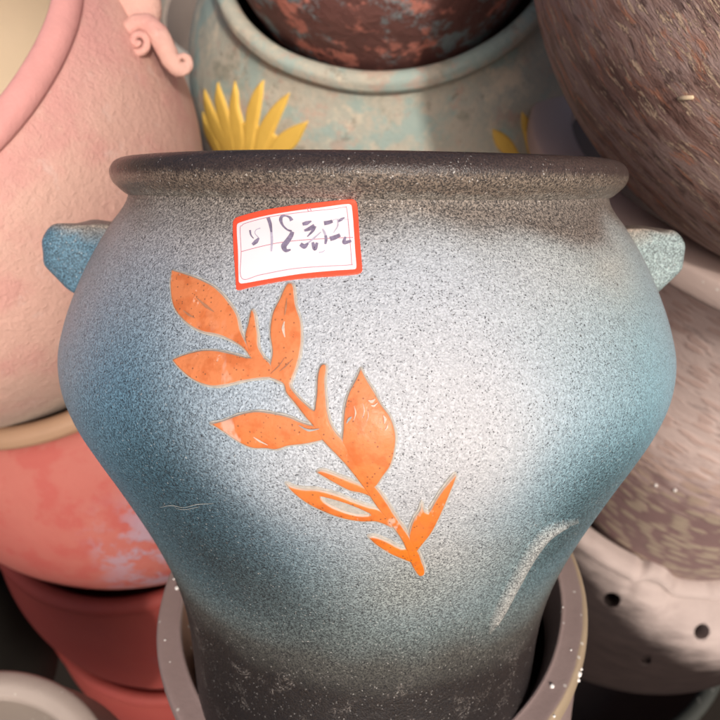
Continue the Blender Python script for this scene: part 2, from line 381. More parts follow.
M = dict(
    speck=mat_speckled(), gloss=mat_speckled('glossy_dark_rim_glaze', .16, .6), orange=mat_orange(), pink=mat_pink(), salmon=mat_salmon('salmon_slip', 1.0), salmon_shaded=mat_salmon('shaded_salmon_slip', .62),
    flower=mat_flower_pot(), mottled=mat_mottled_dark(), brown=mat_brown(), mauve=mat_mauve(),
    cream=mat_plain('cream_lining', (.62, .50, .36), .5, .08, 14), pinkrim=mat_plain('pink_rim_slip', (.66, .31, .28), .75, .16, 60, .7),
    tan=mat_plain('tan_rim_slip', (.36, .22, .135), .6, .12, 30), yellow=mat_plain('yellow_slip', (.82, .52, .10), .55, .1, 60, .2),
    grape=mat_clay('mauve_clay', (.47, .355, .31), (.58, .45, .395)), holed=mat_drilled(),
    ring=mat_ring(), terra=mat_plain('terracotta_edge', (.34, .19, .13), .65, .12, 80),
    ochre=mat_plain('ochre_edge', (.42, .32, .16), .65, .2, 60), pale=mat_clay('pale_grey_clay', (.46, .42, .35), (.54, .49, .42), (1, 1, 1)),
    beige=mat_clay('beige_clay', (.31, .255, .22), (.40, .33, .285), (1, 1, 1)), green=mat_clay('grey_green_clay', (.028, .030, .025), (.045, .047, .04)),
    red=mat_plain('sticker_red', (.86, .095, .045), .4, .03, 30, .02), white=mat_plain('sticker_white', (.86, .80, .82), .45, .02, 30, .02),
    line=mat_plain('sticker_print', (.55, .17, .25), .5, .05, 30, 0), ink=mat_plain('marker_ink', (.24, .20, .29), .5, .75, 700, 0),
    inkpale=mat_plain('dry_marker_ink', (.50, .45, .56), .5, .35, 900, 0),
    chip=mat_plain('white_residue', (.8, .77, .73), .6, .08, 200), straw=mat_plain('dry_straw', (.75, .58, .38), .6, .1, 300),
    scraped=mat_plain('scraped_pale_clay', (.50, .47, .42), .7, .45, 700, .5), scratch=mat_plain('bare_clay_scratch', (.34, .36, .35), .7, .5, 500, .2), worn=mat_plain('worn_patch', (.66, .52, .42), .55, .3, 300, .5), smudge=mat_plain('brown_smudge', (.42, .19, .10), .6, .4, 500, .3), black=mat_plain('gap_shade_black', (.010, .009, .007), .7, .3, 20, .2, .15), dark=mat_plain('dark_lining', (.10, .07, .06), .6, .2, 20), earth=mat_plain('packed_earth', (.022, .018, .015), .95, .3, 8, .5, .0))

# ------------------------------------------------------------------ generic pot: body shell (outside and lining) and a rim ring
def pot(name, label, cat, C, axis, outer, t, mat, rim=None, rimmat=None, inmat=None, seed=0., wob=.004, group=None, mod=None, seg=176):
    """C, axis: camera-frame centre of the mouth and pot axis; outer: (r, z) with z = 0 at the mouth, foot first; t wall thickness"""
    z0 = outer[0][1]; a = Vector(axis).normalized()
    Mx = frame(a, Vector(C) + a * z0)
    o = thing(name, Mx, label, cat, group)
    out = [(p.x, p.y - z0) for p in spline(outer, 6)]
    V, Fc = lathe([(.0005, 0.)] + out + [(out[-1][0] - t, out[-1][1])], seg, wob, seed, mod)
    b = mesh('body', V, Fc, mat, o); cast = caster(V, Fc, Mx)
    inn = [(max(.0006, r - t), max(z, t)) for r, z in out]
    Vi, Fi = lathe([(.0005, t)] + inn, seg, wob, seed, mod)
    mesh('lining', Vi, [f[::-1] for f in Fi], inmat or mat, o)
    if rim:
        pr = [(p.x, p.y - z0) for p in spline(rim + [rim[0]], 5)[:-1]]
        Vr, Fr = lathe(pr, seg, wob, seed, mod, True); mesh('rim', Vr, [f[::-1] for f in Fr], rimmat or mat, o)
    return o, Mx, cast, b
def ringsec(r, z, w, h):
    """rounded cross-section of a rolled rim, centre (r, z)"""
    return [(r + w * math.cos(k * math.pi / 4), z + h * math.sin(k * math.pi / 4)) for k in range(8)]

# ================================================================== THE SETTING
gr = mesh('ground', [(x, y, 0) for x, y in ((-40, -40), (40, -40), (40, 40), (-40, 40))], [(0, 1, 2, 3)], M['earth'], None, smooth=False)
tag(gr, kind='structure')

# ================================================================== THE SPECKLED POT
HK = [(-.228, .095), (-.2265, .099), (-.22, .1), (-.205, .1002), (-.19, .1005), (-.175, .1009), (-.16, .1017), (-.145, .1028), (-.13, .1047), (-.115, .1078), (-.1, .1122),
      (-.085, .1178), (-.07, .1242), (-.055, .1313), (-.04, .1387), (-.025, .1464), (-.01, .1534), (.005, .1577), (.02, .158), (.035, .1541), (.05, .148),
      (.065, .1404), (.08, .1309), (.0875, .1250), (.0920, .1222), (.0950, .1212), (.0965, .1215)]
AX = Vector((.008, math.cos(math.radians(13.5)), math.sin(math.radians(13.5)))).normalized()
BC = Vector(((366 - 360) / FPX * .403, -(370 - 360) / FPX * .403, -.403))
Z0 = -.228
PM = frame(AX, BC + AX * Z0)
mp = thing('speckled_pot', PM, 'blue grey speckled pot with orange leaf branch and price sticker under its dark rim', 'pot')
outl = [(p.y, p.x - Z0) for p in spline(HK, 8)]
V, Fc = lathe([(.0005, 0)] + outl + [(.1185, .098 - Z0)], 320, .003, 3.)
cast = caster(V, Fc, PM)
def spot(x, y): return cast(x, y)[0]
def lerp3(a, b, t): return tuple(p + (q - p) * t for p, q in zip(a, b))
def sm(a, b, x): t = max(0, min(1, (x - a) / (b - a))); return t * t * (3 - 2 * t)
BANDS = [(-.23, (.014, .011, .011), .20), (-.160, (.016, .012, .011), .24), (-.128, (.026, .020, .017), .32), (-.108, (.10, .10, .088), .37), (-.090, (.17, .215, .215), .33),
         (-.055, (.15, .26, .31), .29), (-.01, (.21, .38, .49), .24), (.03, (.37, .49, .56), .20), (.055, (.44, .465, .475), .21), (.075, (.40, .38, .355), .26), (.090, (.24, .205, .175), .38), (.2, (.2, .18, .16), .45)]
BLOBS = [  # airbrushed patches, side light and shade partly painted in: place, reach in metres, colour, pepper, strength
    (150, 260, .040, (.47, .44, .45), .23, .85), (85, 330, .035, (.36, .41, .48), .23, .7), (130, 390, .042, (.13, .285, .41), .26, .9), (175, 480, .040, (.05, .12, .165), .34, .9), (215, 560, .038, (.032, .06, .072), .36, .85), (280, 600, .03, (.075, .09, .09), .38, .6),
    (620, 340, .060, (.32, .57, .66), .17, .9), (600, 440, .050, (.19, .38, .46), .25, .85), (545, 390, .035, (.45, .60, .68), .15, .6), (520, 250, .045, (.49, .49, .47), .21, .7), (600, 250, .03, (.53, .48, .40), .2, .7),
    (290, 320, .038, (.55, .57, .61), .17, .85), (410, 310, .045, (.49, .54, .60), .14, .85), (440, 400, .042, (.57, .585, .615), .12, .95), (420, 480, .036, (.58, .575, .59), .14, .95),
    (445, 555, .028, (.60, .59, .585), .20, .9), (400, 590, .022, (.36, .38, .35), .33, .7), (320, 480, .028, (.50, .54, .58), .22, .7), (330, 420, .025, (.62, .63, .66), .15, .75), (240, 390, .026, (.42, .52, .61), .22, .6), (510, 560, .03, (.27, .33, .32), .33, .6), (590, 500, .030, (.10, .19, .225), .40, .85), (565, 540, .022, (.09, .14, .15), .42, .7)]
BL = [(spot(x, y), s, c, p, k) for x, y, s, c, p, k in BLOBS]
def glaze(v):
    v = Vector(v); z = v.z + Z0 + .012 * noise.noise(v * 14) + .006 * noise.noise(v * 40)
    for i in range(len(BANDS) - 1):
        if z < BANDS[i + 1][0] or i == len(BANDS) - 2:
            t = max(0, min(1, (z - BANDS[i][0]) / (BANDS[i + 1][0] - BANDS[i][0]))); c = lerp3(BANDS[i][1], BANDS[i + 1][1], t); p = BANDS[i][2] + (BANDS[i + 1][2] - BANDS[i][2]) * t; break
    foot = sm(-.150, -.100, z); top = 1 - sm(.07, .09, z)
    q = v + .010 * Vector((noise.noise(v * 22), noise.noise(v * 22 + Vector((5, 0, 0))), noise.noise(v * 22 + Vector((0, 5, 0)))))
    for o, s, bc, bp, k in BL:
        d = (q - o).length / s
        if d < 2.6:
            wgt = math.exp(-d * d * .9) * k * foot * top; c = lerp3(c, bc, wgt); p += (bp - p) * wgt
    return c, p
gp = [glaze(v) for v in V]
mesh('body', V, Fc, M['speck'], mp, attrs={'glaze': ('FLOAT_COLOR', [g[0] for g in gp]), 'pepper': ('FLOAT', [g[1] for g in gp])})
# lining
inn = [(max(.0006, r - .008), max(.008, z)) for r, z in outl]
Vi, Fi = lathe([(.0005, .008)] + inn, 160, .003, 3.)
mesh('lining', Vi, [f[::-1] for f in Fi], M['dark'], mp)
# rim: flared lip with a rounded dark top
RP = [(.1170, .0945), (.1206, .0950), (.1228, .0962), (.1256, .0986), (.1277, .1010), (.1288, .1036), (.1290, .1058), (.1284, .1080), (.1267, .1103), (.1240, .1118), (.1206, .1125), (.1168, .1126), (.1130, .1118), (.1100, .1085), (.1095, .1000), (.1120, .0945)]
pr = [(p.x, p.y - Z0) for p in spline(RP + [RP[0]], 5)[:-1]]
Vr, Fr = lathe(pr, 320, .003, 3., closed_ring=True)
def rimglaze(v):
    v = Vector(v); z = v.z + Z0 + .0012 * noise.noise(v * 90) + .0014 * noise.noise(v * 330); t = sm(.1030, .1064, z); n = .5 + .5 * noise.noise(v * 16 + Vector((3, 1, 0)))
    low = lerp3((.165, .12, .092), (.235, .195, .155), n); low = lerp3((.33, .30, .26), low, sm(.0955, .0985, z))
    return lerp3(low, lerp3((.028, .020, .018), (.075, .052, .046), n), t), .46 - .22 * t
rg = [rimglaze(v) for v in Vr]
mesh('rim', Vr, [f[::-1] for f in Fr], M['gloss'], mp, attrs={'glaze': ('FLOAT_COLOR', [g[0] for g in rg]), 'pepper': ('FLOAT', [g[1] for g in rg])})
# lug handles on the shoulder
def lug(side):
    sec = [(.118, .0785), (.150, .0800), (.169, .0795), (.1745, .0715), (.1750, .0590), (.1600, .0455), (.1460, .0370), (.118, .0420)]
    bm = bmesh.new(); rows = []
    for y, yo in ((-.021, -.015), (.021, .015)):
        rows.append([bm.verts.new((side * r * (.975 if side < 0 else .95), y + (yo - y) * sm(.145, .175, r), z - Z0)) for r, z in sec])
    n = len(sec)
    for j in range(n): bm.faces.new((rows[0][j], rows[0][(j + 1) % n], rows[1][(j + 1) % n], rows[1][j]))
    bm.faces.new(rows[0][::-1]); bm.faces.new(rows[1])
    bmesh.ops.recalc_face_normals(bm, faces=bm.faces)
    bmesh.ops.bevel(bm, geom=list(bm.edges), offset=.0042, segments=4, profile=.5, affect='EDGES')
    bmesh.ops.triangulate(bm, faces=[f for f in bm.faces if len(f.verts) > 4])
    bmesh.ops.subdivide_edges(bm, edges=[e for e in bm.edges if e.calc_length() > .004], cuts=3, use_grid_fill=True)
    V = [v.co.copy() for v in bm.verts]; Fc = [tuple(v.index for v in f.verts) for f in bm.faces]; bm.free()
    V = [v + .0016 * Vector((noise.noise(v * 70), noise.noise(v * 70 + Vector((7, 0, 0))), noise.noise(v * 70 + Vector((0, 7, 0))))) for v in V]
    def col(v):
        z = v.z + Z0 + .003 * noise.noise(v * 60); t = sm(.0745, .0795, z)
        base = (.12, .235, .32) if side < 0 else (.33, .42, .42)  # left lug darker, right lug paler: side light painted into the colour
        return lerp3(base, (.40, .33, .27), t), .30
    g = [col(v) for v in V]
    mesh('handle', V, Fc, M['speck'], mp, attrs={'glaze': ('FLOAT_COLOR', [x[0] for x in g]), 'pepper': ('FLOAT', [x[1] for x in g])},
         label='steel blue lug handle' if side < 0 else 'pale blue lug handle')
lug(-1); lug(1)
# raised rib low on the right
def onpot(pts, lift=0.): return [cast(x, y)[0] + cast(x, y)[1] * lift for x, y in pts]
RC = spline([(580, 520), (562, 524), (548, 531), (537, 543), (526, 560), (515, 580), (504, 601), (493, 624), (488, 636)], 3)
RW = [4.5 + 3.5 * sm(0, .25, i / (len(RC) - 1)) - 5 * sm(.75, 1, i / (len(RC) - 1)) for i in range(len(RC))]
RO = []
for sgn in (1, -1):
    side = []
    for i, p in enumerate(RC):
        t = (RC[min(i + 1, len(RC) - 1)] - RC[max(i - 1, 0)]).normalized(); side.append(tuple(p + Vector((-t.y, t.x)) * RW[i] * sgn))
    RO += side if sgn > 0 else side[::-1]
def ribpaint(v, d):
    g, p = glaze(v); t = sm(1.2, 5.5, d) * sm(.072, .095, v.z) * (1 - sm(.190, .204, v.z))
    return lerp3(g, (.62, .58, .53), .55 * t), p * (1 - .2 * t)
relief('raised_rib', RO, cast, M['speck'], mp, .0032, 7.5, step=2.0, grid=2.0, soft=True, paint=ribpaint)
# scratches
Vs, Fs = ribbon([([(160, 507), (172, 505), (184, 507), (197, 504), (214, 503)], [.3, .8, .4, .8, .3]), ([(176, 508), (186, 509), (200, 506)], [.3, .6, .3])], cast, .0003)
mesh('scratch', Vs, Fs, M['scratch'], mp)
# leaf branch in relief
A = lambda L: [(150 + x / 3.6, 250 + y / 3.6) for x, y in L]
B = lambda L: [(270 + x / 3.275, 360 + y / 3.275) for x, y in L]
stem = A([(430, 462), (436, 420), (470, 425), (505, 470), (512, 495), (540, 530), (580, 568), (592, 575)]) + B([(152, 105), (155, 50), (165, 18), (178, 10), (187, 20), (183, 70), (188, 140), (197, 195), (215, 230), (240, 258),
    (290, 330), (345, 405), (385, 460), (420, 515), (450, 558), (487, 622), (497, 648), (508, 682), (504, 700), (487, 706), (474, 690), (455, 655), (440, 610), (425, 580), (395, 538), (350, 480), (300, 408), (250, 345), (215, 308), (172, 263), (140, 215), (118, 190)]) + A([(520, 552), (490, 515), (478, 482)])
st = relief('leaf_branch', stem, cast, M['orange'], mp, .0013, 2.6)
LEAVES = [
    A([(80, 70), (130, 85), (190, 108), (245, 140), (290, 190), (318, 235), (332, 290), (343, 316), (370, 370), (400, 415), (372, 402), (340, 360), (300, 332), (250, 311), (190, 298), (140, 270), (100, 230), (82, 190), (75, 120)]),
    A([(343, 318), (354, 265), (362, 225), (370, 209), (381, 230), (391, 300), (396, 350), (415, 385), (440, 430), (400, 430), (365, 390)]),
    A([(80, 395), (120, 378), (180, 362), (240, 360), (300, 372), (355, 386), (410, 385), (445, 420), (446, 462), (390, 466), (330, 476), (270, 490), (220, 492), (160, 470), (110, 430)]),
    A([(494, 122), (515, 119), (523, 140), (529, 200), (545, 255), (549, 320), (545, 370), (530, 430), (507, 487), (470, 478), (432, 455), (430, 425), (440, 370), (432, 300), (441, 230), (465, 180)]),
    A([(213, 622), (260, 612), (320, 590), (380, 578), (430, 582), (500, 597), (560, 622), (625, 640), (640, 680), (600, 690), (560, 698), (500, 705), (455, 718), (420, 714), (370, 712), (320, 690), (260, 650)]),
    B([(297, 22), (318, 62), (345, 105), (366, 145), (395, 185), (412, 240), (408, 300), (395, 345), (370, 380), (346, 412), (320, 415), (270, 350), (236, 290), (238, 220), (242, 160), (255, 110), (280, 60)]),
    B([(148, 364), (165, 355), (200, 364), (250, 384), (300, 405), (330, 420), (345, 462), (325, 445), (300, 434), (260, 425), (210, 400), (170, 377)]),
    B([(48, 399), (100, 415), (160, 420), (220, 435), (270, 455), (320, 472), (365, 485), (400, 520), (405, 550), (350, 527), (300, 526), (240, 516), (180, 495), (120, 465), (75, 430)]),
    B([(452, 560), (470, 510), (485, 490), (497, 459), (505, 488), (516, 494), (550, 435), (580, 395), (604, 367), (611, 375), (590, 430), (565, 490), (530, 560), (497, 603), (480, 625), (455, 600)]),
    B([(317, 574), (340, 571), (390, 590), (430, 611), (455, 610), (480, 640), (460, 660), (425, 646), (390, 630), (345, 601)])]
LL = ['peach leaf at upper left', 'small thorn like leaf', 'peach leaf pointing left', 'upright peach leaf under the sticker', 'orange leaf pointing left', 'largest orange leaf, paint worn to white', None, 'narrow orange leaf with a split', 'forked orange leaf', None]
for i, (L, lab) in enumerate(zip(LEAVES, LL)):
    relief('leaf', L, cast, M['orange'], st, .00105 + .00006 * (i % 3), 2.4, holes=[B([(168, 444), (230, 461), (280, 479), (326, 500), (285, 500), (230, 484), (182, 460)])] if i == 7 else (), bulge=.0004, label=lab)
for pts, wd, mt in ((B([(322, 132), (333, 136), (344, 128)]), [.8, 3.2, .8], 'worn'), (B([(330, 148), (340, 150), (352, 140)]), [.5, 2.0, .5], 'worn'), (B([(370, 180), (376, 192), (374, 206)]), [.7, 3.0, .8], 'worn'), (B([(384, 208), (383, 218), (376, 226)]), [.4, 1.6, .4], 'worn'), (B([(276, 150), (281, 172), (275, 196)]), [.3, 1.3, .3], 'worn'), (B([(304, 142), (309, 165), (303, 188)]), [.3, 1.1, .3], 'worn'), (B([(320, 165), (322, 182), (316, 200)]), [.3, .8, .3], 'worn'),
                    (A([(489, 262), (485, 288), (491, 318)]), [.8, 3.0, .8], 'worn'), (A([(380, 668), (402, 682), (430, 696)]), [.6, 1.8, .6], 'worn'), (A([(540, 628), (575, 645), (612, 640)]), [.5, 2.2, .6], 'scratch'), (B([(252, 205), (260, 192), (268, 185)]), [.7, 2.5, .8], 'scratch'),
                    (A([(178, 178), (212, 208), (240, 228)]), [.6, 3.2, .6], 'smudge'), (A([(130, 222), (150, 238), (172, 250)]), [.5, 2.4, .5], 'smudge'), (A([(498, 180), (494, 215), (490, 240)]), [.5, 2.0, .6], 'smudge'), (A([(470, 440), (495, 420), (520, 395)]), [.4, 1.4, .4], 'smudge'), (A([(440, 448), (470, 420), (490, 390)]), [.4, 1.2, .4], 'smudge')):
    Vv, Fv = ribbon([(pts, wd)], cast, .00185)
    mesh('worn_mark', Vv, Fv, M[mt], st)
def grow(L, k):
    P = closed(L, 2.0); n = len(P); out = []
    for i in range(n):
        t = (P[(i + 1) % n] - P[i - 1]); t = t.normalized() if t.length > 1e-6 else Vector((1, 0))
        nn = Vector((-t.y, t.x)); q = P[i] + nn * .3
        if inside(q, P): nn = -nn
        kk = k * (1 + .55 * noise.noise(Vector((P[i].x * .12, P[i].y * .12, 0))))
        out.append(tuple(P[i] + nn * kk))
    return out
for i, L in enumerate([stem] + LEAVES):
    relief('scraped_edge', grow(L, 1.35), cast, M['scraped'], st, .00022 + .00003 * i, .7, step=2.0, grid=7)
# price sticker
Q = lambda L: [(220 + x / 4.8, 190 + y / 4.8) for x, y in L]
SO = Q([(60, 165), (66, 140), (85, 128), (200, 97), (350, 72), (500, 55), (630, 43), (650, 50), (660, 72), (672, 230), (684, 370), (683, 392), (665, 405), (560, 415), (430, 425), (330, 435), (250, 448), (150, 468), (90, 483), (76, 478), (71, 400), (63, 280)])
so_ = [Vector(p) for p in closed(SO, 1.0)]
so_ = [(p.x + .35 * (-1) ** i * .6, p.y + .35 * (-1) ** i * .6) for i, p in enumerate(so_)]
sk = relief('price_sticker', so_, cast, M['red'], mp, .00035, .8, step=5, label='white price sticker with red border and handwritten marks')
relief('label_panel', Q([(82, 178), (90, 162), (200, 130), (350, 103), (500, 83), (615, 68), (630, 73), (634, 90), (640, 150), (650, 300), (655, 368), (652, 380), (640, 383), (560, 388), (400, 403), (300, 418), (200, 435), (105, 451), (94, 446), (91, 430), (88, 300)]), cast, M['white'], sk, .00050, .4, base=.0002)
fr = Q([(108, 176), (130, 163), (250, 132), (420, 108), (540, 95), (598, 86), (609, 94), (620, 200), (632, 348), (624, 363), (500, 370), (350, 382), (200, 410), (108, 427), (105, 300), (100, 190), (108, 176)])
Vp, Fp = ribbon([(fr, [.55]), (Q([(105, 300), (200, 275), (300, 255), (420, 243), (560, 235), (640, 232)]), [.6]), (Q([(420, 88), (426, 108)]), [.7]), (Q([(433, 86), (440, 106)]), [.7])], cast, .00062)
mesh('printed_lines', Vp, Fp, M['line'], sk)
H1 = lambda L: [(230 + x / 10.29, 195 + y / 10.29) for x, y in L]
H2 = lambda L: [(295 + x / 10.29, 195 + y / 10.29) for x, y in L]
ink = [(H1([(213, 372), (222, 420), (250, 458)]), [1.6, 1.2, .7]), (H1([(305, 452), (275, 490), (238, 520)]), [1.4, 3.4, 2.2]), (H1([(398, 243), (420, 310), (433, 395)]), [2.9, 2.7, 1.6]),
       (H1([(640, 275), (622, 243), (580, 225), (540, 232), (528, 268), (548, 322), (592, 366), (640, 385)]), [3.0, 2.2, 1.0, 2.4, 2.8, 1.6, 1.3, 1.6]), (H1([(648, 388), (632, 430), (592, 490), (560, 535), (580, 580), (630, 572)]), [3.0, 3.6, 4.2, 4.6, 3.0, 1.2]),
       (H2([(82, 312), (125, 300), (172, 280)]), [2.4, 3.4, 1.0]), (H2([(100, 378), (150, 360), (205, 330)]), [1.6, 3.0, 3.6]), (H2([(205, 330), (185, 380), (130, 440)]), [3.2, 2.2, .8]),
       (H2([(60, 515), (100, 538), (140, 505)]), [3.0, 4.0, 1.4]), (H2([(185, 495), (207, 560), (232, 500)]), [2.0, 3.6, 2.0]), (H2([(318, 425), (322, 470), (315, 515)]), [2.0, 2.4, 1.6]),
       (H2([(302, 302), (345, 295), (388, 280)]), [3.4, 3.2, 2.6]), (H2([(362, 462), (410, 448), (466, 422)]), [3.6, 3.6, 2.8]), (H2([(520, 440), (508, 498), (580, 482)]), [1.6, 3.2, 2.0]), (H2([(440, 290), (478, 262), (512, 242)]), [1.2, 2.4, .8])]
Vk, Fk = ribbon([(p, [x * 1.25 for x in wd]) for p, wd in ink], cast, .00068)
mesh('handwriting', Vk, Fk, M['ink'], sk)
pal = [(H1([(320, 352), (275, 372), (266, 408), (302, 450)]), [1.0, .7, .8, .9]), (H1([(433, 395), (438, 480), (432, 590)]), [2.2, 2.4, 1.6]), (H2([(140, 505), (200, 455), (272, 392)]), [1.4, 1.6, .7]),
       (H2([(288, 362), (305, 395), (318, 425)]), [1.2, 2.2, 1.8]), (H2([(440, 262), (442, 330), (400, 400)]), [1.0, 1.2, .5]), (H2([(250, 602), (285, 596), (312, 578)]), [.8, .9, .5]), (H2([(388, 280), (420, 262), (560, 262)]), [.7, .5, .4])]
Vk, Fk = ribbon(pal, cast, .00073)
mesh('faint_handwriting', Vk, Fk, M['inkpale'], sk)

# ================================================================== THE POTS AROUND IT
# grey-mauve pot whose open mouth holds the foot of the speckled pot
rC, rA = (.005, -.143, -.46), Vector((-.088, .797, .597))
o, Mx, c, b = pot('ring_mouthed_pot', 'grey mauve pot with flat ring mouth holding the foot of the speckled pot', 'pot', rC, rA,
    [(.07, -.33), (.10, -.325), (.125, -.26), (.134, -.17), (.1335, -.09), (.1322, -.045), (.1315, -.022), (.1310, -.006)], .008, M['ring'],
    rim=[(.1200, .0014), (.1185, .0002), (.1165, -.008), (.1130, -.022), (.1115, -.036), (.1150, -.040), (.128, -.030), (.1345, -.0150), (.1348, -.006), (.1338, -.0010), (.1320, .0006), (.1260, .0008), (.1218, .0010)], rimmat=M['ring'], inmat=M['dark'], seed=11, wob=.008)
rm = [q for q in o.children if q.name.startswith('rim')][0].data
rc = caster([v.co.copy() for v in rm.vertices], [tuple(f.vertices) for f in rm.polygons], Mx)
for x, y, r in ((552, 686, .0014), (579, 674, .0017), (578, 680, .0012), (581, 669, .0010), (572, 705, .0012), (554, 716, .0009), (177, 588, .0014), (174, 579, .0008), (571, 650, .0006), (563, 607, .0005), (165, 640, .0006), (170, 662, .0004)):
    hit = rc(x, y)
    if hit is None: continue
    Vc, Fc2 = blob(hit[0], r, 1, x); mesh('chip', Vc, Fc2, M['chip'], o)

# pink pot, upper left
pC, pA = (-.380, .215, -.50), Vector((-.182, .442, .878)).normalized()
o, Mx, c, b = pot('pink_pot', 'large pink pot with cream inside and scroll ornament, filling the upper left', 'pot', pC, pA,
    [(.11, -.322), (.14, -.315), (.185, -.255), (.216, -.175), (.224, -.112), (.214, -.055), (.200, -.025), (.1890, -.011)], .010, M['pink'],
    rim=[(.1790, -.010), (.1782, -.003), (.1805, .001), (.1860, .0005), (.1920, -.0035), (.1945, -.009), (.1930, -.014), (.184, -.016)], rimmat=M['pinkrim'], inmat=M['cream'], seed=21, wob=.006)
def pinkpt(x, y, lift=0., dflt=.47):
    h = c(x, y)
    if h: return h[0] + h[1] * lift
    return c.R @ (ray(x, y) * dflt) + c.o
d0 = -(Mx @ pinkpt(150, 60)).z
def rough(V, k=.0011): return [v + k * (noise.noise(v * 150) + .7 * noise.noise(v * 330)) * Vector((.5, .5, .7)) for v in V]
def px3(pts, dz): return [c.R @ (ray(p.x, p.y) * (d0 - dz)) + c.o for p in pts]
view = c.R @ Vector((0, 0, 1))
U = d0 / 720
# ribbon-like arm rolling up at its lower end
arm = spline([(126, 47), (124, 37), (129, 28), (139, 23), (150, 26), (159, 36), (166, 49), (172, 61), (179, 69), (187, 67), (188, 60), (182, 58), (180, 62)], 5)
ra = [U * r.x for r in spline([(4, 0), (6, 0), (8, 0), (9, 0), (10, 0), (10.5, 0), (10, 0), (9.5, 0), (8, 0), (6, 0), (4.5, 0), (3.5, 0), (2.5, 0)], 5)]
P3 = px3(arm, .012); P3 = [p + view * (.004 * sm(.75, 1, i / len(P3))) for i, p in enumerate(P3)]
Vt, Ft = tube(P3, ra, 18, .8, view)
orn = mesh('scroll_ornament', rough(Vt), Ft, M['pink'], o)
# the eye of the scroll
eye = spline([(141, 43), (138, 46), (134, 43), (136, 37), (142, 36), (147, 41), (146, 49), (139, 53), (130, 51), (125, 45)], 5)
re_ = [U * (3.0 + 1.6 * i / len(eye)) for i in range(len(eye))]
Vt, Ft = tube([p + view * .003 * (1 - i / len(eye)) for i, p in enumerate(px3(eye, .013))], re_, 12, .8, view)
mesh('scroll_eye', rough(Vt, .0006), Ft, M['pink'], orn)
# broad lobe the scroll grows from
lobe = px3(spline([(131, -40), (132, -18), (134, 2), (136, 20), (138, 34)], 5), -.004)
rl = [U * r.x for r in spline([(8, 0), (20, 0), (27, 0), (25, 0), (16, 0)], 5)]
Vt, Ft = tube(lobe, rl, 24, .6, view)
mesh('scroll_lobe', rough(Vt, .0016), Ft, M['pink'], orn)

# stack of salmon pots under it
SG = 'salmon red pots nested in a stack at the left'
o, Mx, c, b = pot('salmon_pot', 'salmon pot with tan rim directly under the pink pot, streaked with pale blue grey', 'pot', (-.296, .080, -.715), (-.23, .573, .786),
    [(.13, -.37), (.155, -.362), (.212, -.28), (.244, -.195), (.244, -.13), (.217, -.055), (.185, -.018)], .012, M['salmon'],
    rim=ringsec(.178, -.004, .010, .010), rimmat=M['tan'], seed=31, group=SG)
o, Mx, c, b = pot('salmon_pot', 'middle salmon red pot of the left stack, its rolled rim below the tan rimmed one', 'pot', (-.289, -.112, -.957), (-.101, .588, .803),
    [(.13, -.40), (.16, -.39), (.22, -.32), (.255, -.23), (.258, -.17), (.245, -.10), (.222, -.045), (.210, -.018)], .012, M['salmon_shaded'],
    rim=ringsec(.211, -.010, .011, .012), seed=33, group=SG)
o, Mx, c, b = pot('salmon_pot', 'lowest salmon red pot of the left stack, only its rim showing, shade put into its colour', 'pot', (-.292, -.297, -1.15), (-.1, .5, .86),
    [(.13, -.36), (.16, -.35), (.24, -.27), (.27, -.18), (.25, -.08), (.222, -.018)], .012, M['salmon_shaded'],
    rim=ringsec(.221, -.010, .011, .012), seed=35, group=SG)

# pale pot between pink and flower pots
o, Mx, c, b = pot('pale_grey_pot', 'pale grey plain pot half hidden between the pink pot and the yellow flower pot', 'pot', (-.10, .70, -1.30), (-.05, .5, .86),
    [(.16, -.50), (.20, -.49), (.26, -.40), (.285, -.28), (.285, -.18), (.282, -.13), (.280, -.06)], .012, M['beige'],
    rim=[(.278, -.004), (.276, -.06), (.279, -.118), (.300, -.122), (.312, -.112), (.314, -.06), (.306, -.006), (.292, .001)], rimmat=M['pale'], seed=41)

